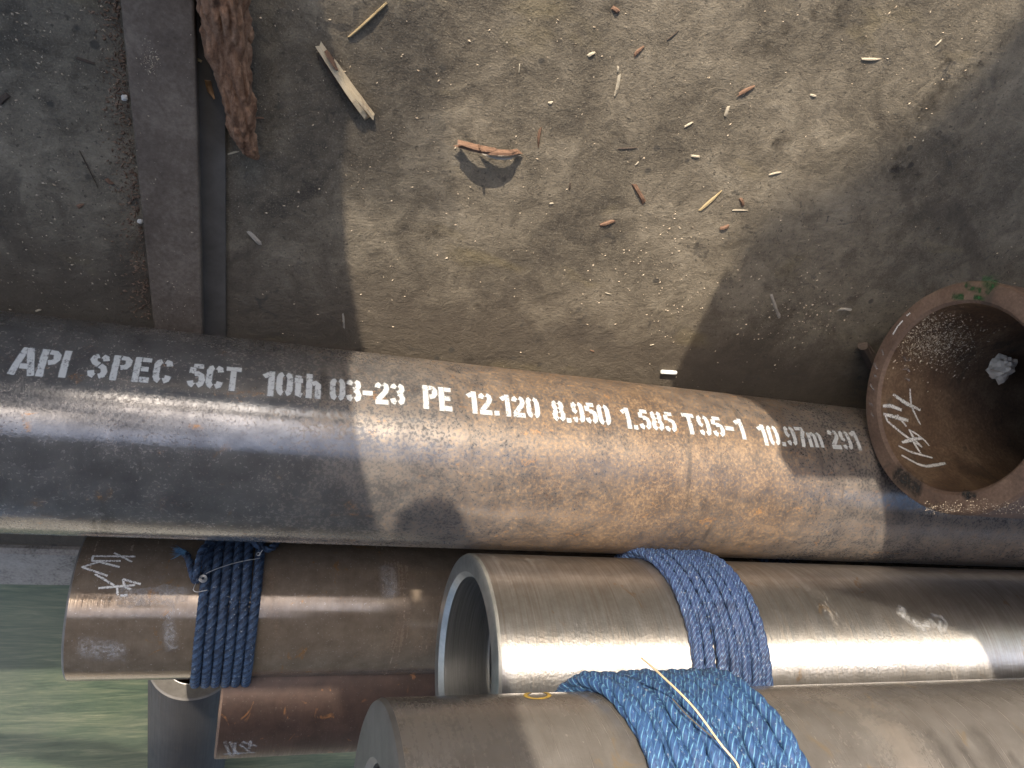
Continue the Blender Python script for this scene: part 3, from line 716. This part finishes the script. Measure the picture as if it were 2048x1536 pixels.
# ------------------------------------------------------------------ debris on the floor
def chip(name, p1, p2, wpx, mat, label, cat='wood chip', group=None, thick=None, jag=.35, curl=0.0, z=None, lift=.0005):
    z = FLOOR_Z if z is None else z
    a, b = on_z(p1, z), on_z(p2, z); d = b-a; L = d.length; t = d/L; nrm = Vector((-t.y, t.x, 0))
    wd = wpx*.74*(a-CAM).length/F_PX*.5; th = thick or max(.0012, min(wd*.8, .008))
    n = max(3, min(6, int(L/max(wd,.001)*.25)+2))
    V, U = [], []
    sl, sr = rng.uniform(.7,1.1), rng.uniform(.7,1.1); e0, e1 = rng.uniform(.8,1.0), rng.choice((.35,.9,1.0,.95))
    bow = wd*rng.uniform(-.5,.5)*jag*2
    for i in range(n+1):
        k = i/n; env = (e0+(1-e0)*min(1,k*3.2))*(e1+(1-e1)*min(1,(1-k)*2.4))
        c = a+t*(L*k)+nrm*(bow*sin(pi*k))
        le = wd*sl*env*(1+jag*.35*rng.uniform(-1,1)); ri = wd*sr*env*(1+jag*.35*rng.uniform(-1,1))
        zz = z+lift+curl*(2*k-1)**2; tk = th*(.55+.45*min(1,4*k,4*(1-k)))*rng.uniform(.92,1.05)
        e = min(L*.12, wd*1.6)*(1 if i in (0,n) else 0)
        for off, hz in ((-le, zz), (-le*.5, zz+tk), (ri*.45, zz+tk*.9), (ri, zz)):
            q = c+nrm*off+t*(e*rng.uniform(-1,1)); V.append((q.x,q.y,hz)); U.append((k*L*30, (off/wd+1)*.5))
    Fc = []
    for i in range(n):
        for j in range(4):
            j2 = (j+1)%4; Fc.append((i*4+j, i*4+j2, (i+1)*4+j2, (i+1)*4+j))
    Fc += [(0,1,2,3), tuple(n*4+j for j in (3,2,1,0))]
    o = centred(name, V, Fc, mat, False, U)
    return tag(o, label, cat, group)

# the larger pieces, each its own look
chip('wood_stick', (771,7), (699,73), 8, 'yellow_wood', 'thin straight stick of yellowish wood near the split stick', 'stick', jag=.25, thick=.006)
def chip_part(name, parent, p1, p2, w, mat, **k):
    o = chip(name, p1, p2, w, mat, None, None, None, **k); loc = o.location.copy()
    o.parent = parent; o.location = loc-parent.matrix_world.translation
    return o
sk = thing('split_stick', on_z((692,167)), 'split stick, weathered white to tan with dark bark underside and forked end', 'stick')
chip_part('wood', sk, (641,97), (737,238), 24, 'pale_wood', jag=.15, thick=.017)
chip_part('wood', sk, (668,125), (747,233), 13, 'pale_wood', jag=.2, thick=.014)
chip_part('bark_strip', sk, (638,112), (722,226), 16, 'dark_bark', jag=.3, thick=.009)
chip_part('bark_strip', sk, (650,98), (678,140), 9, 'red_bark', jag=.4, thick=.018)
bk = thing('bark_piece', on_z((975,293)), 'arched piece of orange-brown bark casting a rounded shadow', 'bark')
chip_part('bark_layer', bk, (911,286), (1040,301), 16, 'red_bark', jag=.3, thick=.008, lift=.018, curl=-.015)
chip_part('bark_layer', bk, (918,276), (992,290), 11, 'red_bark', jag=.6, thick=.011, lift=.017, curl=-.004)
chip_part('bark_layer', bk, (962,303), (1034,308), 13, 'grey_wood', jag=.7, thick=.006, lift=.010, curl=-.007)
chip_part('bark_fibre', bk, (953,277), (960,287), 4, 'red_bark', jag=.3, thick=.016, lift=.018)
def more(seq, name, mat, cat, group, **k):
    for p1, p2, w, label in seq: chip(name, p1, p2, w, mat, label, cat, group, **k)
more([((1039,127),(1038,145),4,'hair-thin pale splinter beyond the arched bark piece'),
      ((1096,206),(1106,203),7,'short whitish wood nub lying near the small upright bark flake'),
      ((1236,132),(1235,143),6,'tiny pale wood crumb at the tip of the frayed splinter'),
      ((1239,150),(1232,188),9,'frayed pale splinter with a tiny crumb at its tip'),
      ((1176,112),(1190,104),10,'squarish pale wood block chip beside the orange bark flake'),
      ((1270,330),(1277,323),5,'tiny pale splinter just below the straight dark twig'),
      ((1099,407),(1107,406),5,'tiny pale wood bit beside the triangular bark flake'),
      ((1620,189),(1631,192),6,'small whitish curved chip alone on the sunlit floor'),
      ((1539,349),(1561,344),6,'straight pale sliver lying alone towards the oily stain'),
      ((1369,253),(1385,244),7,'pale white chip lying aslant, with another white chip below it'),
      ((1382,311),(1399,313),7,'stubby white wood chip, blunt at both ends'),
      ((1725,118),(1759,118),7,'long flat pale splinter beside the ragged oily stain'),
      ((1450,232),(1457,213),9,'pale upright wood flake touching a broad brown bark flake'),
      ((1465,420),(1495,420),4,'thin straight pale sliver beside two small bark flakes'),
      ((1871,91),(1883,79),5,'thin pale splinter past the oily stain, next to a dark spot'),
      ((457,308),(480,302),5,'white splinter poking out under the branch tip'),
      ((72,622),(84,619),5,'small pale splinter on the shaded floor by the stencilled letters'),
      ((1210,585),(1222,588),3,'tiny pale sliver on the darker floor along the stencilled pipe'),
      ((1300,690),(1308,688),3,'tiny pale crumb close to the stick of chalk')],
     'wood_splinter', 'white_wood', 'wood chip', 'pale splinters scattered over the floor')
more([((1081,255),(1077,291),11,'upright bark flake standing off the end of the arched bark piece'),
      ((1225,14),(1238,24),13,'square brown bark chip with a dark stain beside it'),
      ((1268,110),(1286,93),10,'curved orange bark flake beside the frayed splinter'),
      ((1267,368),(1288,405),15,'triangular curled bark flake, largest of the loose flakes'),
      ((1202,450),(1228,441),13,'oval brown bark flake near the triangular curled flake'),
      ((1479,395),(1486,410),9,'small bark flake above the thin straight sliver'),
      ((1440,457),(1457,451),12,'bark flake at the shadow edge by the yellowish splinter'),
      ((1475,190),(1508,172),12,'broad flat bark flake touching a pale upright flake'),
      ((212,357),(226,368),10,'small bark crumb beside a long dark twig left of the beam'),
      ((155,414),(168,408),10,'orange-brown bark crumb below the long dark twig'),
      ((509,236),(527,236),6,'reddish twig end beside the branch'),
      ((1180,700),(1188,703),4,'tiny bark crumb against the stencilled pipe')],
     'bark_flake', 'red_bark', 'bark', 'bark flakes scattered over the floor', jag=.5)
more([((1236,297),(1273,295),4,'straight dark twig lying flat on the sunlit floor'),
      ((1140,366),(1139,379),6,'short dark twig stub near the arched bark piece'),
      ((1335,79),(1357,60),4,'thin dark sliver lying beyond the curved orange flake'),
      ((159,301),(197,376),4,'long thin dark twig left of the cross beam'),
      ((154,116),(191,128),8,'dark bark strip on the shaded floor by a dark stain'),
      ((0,207),(16,190),15,'dark lump of bark at the floor left of the beam'),
      ((60,640),(78,634),3,'tiny dark sliver against the stencilled pipe left of the beam')],
     'dark_twig', 'dark_bark', 'twig', 'dark twigs scattered over the floor', jag=.3)
chip('wood_splinter', (1399,421), (1441,383), 9, 'yellow_wood', 'yellowish pointed wood splinter, longest of those on the sunlit floor', 'wood chip')
chip('wood_splinter', (1544,592), (1559,633), 10, 'grey_wood', 'greyish wood splinter in the shade before the rusty open pipe', 'wood chip')
chip('wood_splinter', (1674,617), (1699,617), 8, 'grey_wood', 'curled grey shaving among the sawdust', 'wood chip', curl=.004)
chip('wood_splinter', (686,628), (688,654), 6, 'grey_wood', 'small greyish splinter beside the shadow edge above the stencilled pipe', 'wood chip')
chip('wood_chip', (497,463), (520,487), 15, 'grey_wood', 'weathered grey wood chip right of the cross beam', 'wood chip', jag=.5)
chip('dead_leaf', (416,158), (428,194), 17, 'leaf', 'curled orange-brown dead leaf between beam and branch', 'leaf', z=FLOOR_Z+.007, jag=.5, thick=.001, curl=.004)
chip('dead_leaf', (392,117), (404,123), 8, 'yellow_wood', 'tiny pale leaf scrap against the cross beam', 'leaf', z=FLOOR_Z+.007, thick=.001)
for p, plab in (((250,194),'whitish pebble against the beam, level with the branch tip'), ((281,441),'rounded white pebble against the beam, nearer the stencilled pipe')):
    c0 = on_z(p); V = []; bm = bmesh.new(); bmesh.ops.create_icosphere(bm, subdivisions=2, radius=.0042)
    for q in bm.verts: q.co *= 1+.35*noise.noise(q.co*260+Vector(p+(0,))); q.co.z *= .7
    me = bpy.data.meshes.new('pebble'); bm.to_mesh(me); bm.free(); me.materials.append(MAT['pebble'])
    o = bpy.data.objects.new('pebble', me); col.objects.link(o); o.location = c0+Vector((0,0,.0026))
    tag(o, plab, 'pebble', 'pebbles by the beam')

# stick of white chalk
a, b = on_z((1321,741)), on_z((1351,743)); d = (b-a); L = d.length; t = d/L; nrm = Vector((-t.y,t.x,0)); V = []
R = .0042; nn = 20
prof = [(0,.0), (0,.86), (.03,1.0), (.95,1.0), (1.0,.88), (1.0,.0)]
for k, s_ in prof:
    for j in range(nn):
        q = a+t*(L*k)+nrm*(R*s_*cos(2*pi*j/nn)); V.append((q.x, q.y, FLOOR_Z+R+R*s_*sin(2*pi*j/nn)))
Fc = [(k*nn+j, k*nn+(j+1)%nn, (k+1)*nn+(j+1)%nn, (k+1)*nn+j) for k in range(len(prof)-1) for j in range(nn)]
tag(centred('chalk_stick', V, Fc, 'chalk'), 'short stick of white chalk on the floor beside the stencilled pipe', 'chalk')

# bark covered branch ----------------------------------------------------
br_ = thing('branch', on_z((480,150)), 'thick bark-covered branch lying along the cross beam, broken at its tip', 'branch')
bp = [((436,-90),92),((446,-10),86),((454,60),78),((468,150),62),((478,210),54),((486,255),46),((494,283),38),((507,302),22),((517,312),8)]
cen = []
for p, w in bp:
    q = on_z(p, FLOOR_Z+.004); r = w*.5*(q-CAM).length/F_PX
    q = on_z(p, FLOOR_Z+r*.9); cen.append((Vector((q.x,q.y,FLOOR_Z+r*.92+.006)), r))
path = tube_path([c for c, _ in cen], 150); m = 96; V, Fc = [], []
for i, p in enumerate(path):
    k = i/149*(len(cen)-1); j0 = min(int(k), len(cen)-2); r = cen[j0][1]+(cen[j0+1][1]-cen[j0][1])*(k-j0)
    t = (path[min(i+1,149)]-path[max(i-1,0)]).normalized(); N = t.cross(Vector((0,0,1))).normalized(); Bn = N.cross(t)
    for j in range(m):
        a = 2*pi*j/m; dd = N*cos(a)+Bn*sin(a)
        s0 = Vector((cos(a)*r*70, sin(a)*r*70, i*.06))
        vd = noise.voronoi(Vector((s0.x*1.25, s0.y*1.25, s0.z*.75)))[0]; h = .14*noise.noise(s0*.55)+.24*min(1,(vd[1]-vd[0])*2.2)-.10+.08*noise.noise(s0*3.4)+.05*noise.noise(s0*8)
        V.append(p+dd*r*(.9+h))
for i in range(149):
    for j in range(m): Fc.append((i*m+j, i*m+(j+1)%m, (i+1)*m+(j+1)%m, (i+1)*m+j))
Fc.append(tuple(range(m))); Fc.append(tuple(149*m+j for j in range(m))[::-1])
link('bark', V, Fc, 'bark', br_, True)
q0 = on_z((478,66), FLOOR_Z+.02); q1 = on_z((507,60), FLOOR_Z+.02)
V, Fc = [], []
for i in range(8):
    p = q0.lerp(q1, i/7); r = (.016, .014, .012, .0115, .0125, .0125, .010, .003)[i]; t = (q1-q0).normalized(); N = t.cross(Vector((0,0,1))); Bn = N.cross(t)
    for j in range(16):
        a = 2*pi*j/16; h = 1+.35*noise.noise(Vector((cos(a)*2, sin(a)*2, i*.7))); V.append(p+(N*cos(a)+Bn*sin(a))*r*h)
for i in range(7):
    for j in range(16): Fc.append((i*16+j, i*16+(j+1)%16, (i+1)*16+(j+1)%16, (i+1)*16+j))
link('twig_stub', V, Fc, 'bark', br_, True)

# wooden block the rusty pipe rests on ------------------------------------
blk = thing('wood_block', (.80,.33,FLOOR_Z), 'broken wood end poking out from under the rusty open pipe', 'wood block')
zt = P['G'][1]-P['G'][2]
e0_, e1_ = on_z((1737,704), FLOOR_Z+.035), on_z((1790,800), FLOOR_Z+.035)
t_ = (e1_-e0_); t_.z = 0; t_.normalize(); n_ = Vector((-t_.y,t_.x,0)); V = []
for k, (l, w_) in enumerate(((0,.011),(.05,.0125),(.2,.014))):
    for j in range(10):
        a = 2*pi*j/10; hh = 1+.25*noise.noise(Vector((cos(a)*2,sin(a)*2,k*.6)))
        q = e0_+t_*(l+(.006*noise.noise(Vector((j*1.7,3,0))) if k == 0 else 0))+n_*(w_*cos(a)*hh); V.append((q.x, q.y, FLOOR_Z+.0145+w_*sin(a)*hh))
Fc = [(k*10+j, k*10+(j+1)%10, (k+1)*10+(j+1)%10, (k+1)*10+j) for k in range(2) for j in range(10)]+[tuple(range(10))[::-1], tuple(range(20,30))]
link('timber', V, Fc, 'dark_bark', blk, uvs=[((p[0]+p[1])*20, p[2]*40) for p in V])
v, f = box(1.55, 1.67, .10, .56, FLOOR_Z+.0005, zt+.0005)
tag(link('bearer', v, f, 'grey_wood'), 'squared timber bearer carrying the rusty open pipe', 'wood block')

# crumpled paper in the open bore ------------------------------------------
c0 = on_cyl((1987,722), P['G'], GRi, far=True)
bm = bmesh.new(); bmesh.ops.create_icosphere(bm, subdivisions=3, radius=1.0)
for q in bm.verts:
    p = q.co.copy(); k = .62+.75*abs(noise.noise(p*1.4+Vector((4,2,1))))+.38*abs(noise.noise(p*2.9))+.06*rng.random()
    q.co = p*k*.027; q.co.z *= .8
me = bpy.data.meshes.new('crumpled_paper'); bm.to_mesh(me); bm.free(); me.materials.append(MAT['paper'])
o = bpy.data.objects.new('crumpled_paper', me); col.objects.link(o)
rr = GRi-.021; o.location = (c0[0], P['G'][0]+rr*cos(c0[1]), P['G'][1]+rr*sin(c0[1])); o.rotation_euler = (.4,.7,.2)
tag(o, 'crumpled ball of off-white paper inside the rusty pipe bore', 'paper')

# fine litter nobody could count -------------------------------------------
def flakes(name, pts, mat, kindlabel, smin, smax):
    V, Fc = [], []
    for p, nrm in pts:
        s_ = smin*(smax/smin)**(rng.random()**2.2); a = rng.random()*2*pi
        t1 = nrm.orthogonal().normalized(); t2 = nrm.cross(t1)
        u = t1*cos(a)+t2*sin(a); w = nrm.cross(u); asp = rng.uniform(.25,.8)
        k0 = len(V); V += [p-u*s_, p+w*s_*asp, p+u*s_*rng.uniform(.6,1.2), p-w*s_*asp*rng.uniform(.5,1), p+nrm*s_*.7]
        Fc += [(k0,k0+1,k0+4),(k0+1,k0+2,k0+4),(k0+2,k0+3,k0+4),(k0+3,k0,k0+4)]
    o = link(name, V, Fc, mat); tag(o, kindlabel, 'debris', kind='stuff'); return o
UPV = Vector((0,0,1))
def gauss_floor(cx, cy, sx, sy, n, z=FLOOR_Z):
    return [(on_z((rng.gauss(cx,sx), rng.gauss(cy,sy)), z)+Vector((0,0,.0003)), UPV) for _ in range(n)]
pts = []
for _ in range(1500):
    p = (rng.uniform(455,2048), rng.uniform(-10,800)); q = on_z(p)
    if noise.noise(q*5) > -.25: pts.append((q, UPV))
for _ in range(700):
    p = (rng.uniform(-10,235), rng.uniform(-10,620)); pts.append((on_z(p), UPV))
pts += gauss_floor(1600,620,70,45,520)+gauss_floor(1330,560,60,60,260)+gauss_floor(620,120,90,120,60)
flakes('sawdust', pts, 'dust', 'fine sawdust and grit scattered over the dirty floor', .0005, .0028)
bz = -.1545
pts = [(on_z((rng.gauss(300,10), rng.gauss(120,18)), bz), UPV) for _ in range(130)]+[(on_z((250+rng.random()*140+.05*0, rng.uniform(0,640)), bz), UPV) for _ in range(60)]
pts = [q for q in pts if True]
pts += [(on_z((rng.gauss(345,25), rng.uniform(560,660)), bz), UPV) for _ in range(40)]
flakes('beam_sawdust', pts, 'dust', 'pinch of sawdust lying on the cross beam', .0005, .0018)
pts = []
for _ in range(1500):
    y = rng.uniform(-10,640); x = 240+66*y/640-abs(rng.gauss(0,22))-3
    pts.append((on_z((x,y)), UPV))
flakes('rust_flakes', pts, 'rust_flake', 'reddish rust crumbs drifted along the left edge of the cross beam', .0008, .0042)
pts = []
for _ in range(2600):
    p = (rng.gauss(1868,42), rng.gauss(680,28)); x, th = on_cyl(p, P['G'], GRi, far=True)
    if x < GX+.006: continue
    nn_ = Vector((0,-cos(th),-sin(th))); pts.append((Vector((x, P['G'][0]+GRi*cos(th), P['G'][1]+GRi*sin(th)))+nn_*.0003, nn_))
flakes('bore_sawdust', pts, 'dust', 'sawdust settled in the bottom of the rusty bore', .0006, .0026)
pts = []
for _ in range(420):
    p = (rng.uniform(1850,2060), rng.gauss(1016,7)); x, th = on_cyl(p, P['G'])
    nn_ = Vector((0,cos(th),sin(th))); pts.append((Vector((x, P['G'][0]+P['G'][2]*cos(th), P['G'][1]+P['G'][2]*sin(th)))+nn_*.0003, nn_))
flakes('pipe_sawdust', pts, 'dust', 'sawdust clinging to the top of the rusty pipe', .0005, .0018)
pts = []
for _ in range(260):
    p = (rng.uniform(0,2048), rng.uniform(650,1120)); 
    x, th = on_cyl(p, P['A'])
    nn_ = Vector((0,cos(th),sin(th)))
    if nn_.z < .1: continue
    pts.append((Vector((x, .154*cos(th), .154*sin(th)))+nn_*.0002, nn_))
flakes('pipe_grit', pts, 'dust', 'pale grit specks on the stencilled pipe', .0004, .0011)
print('E', P['E'], ex, 'F', fx)
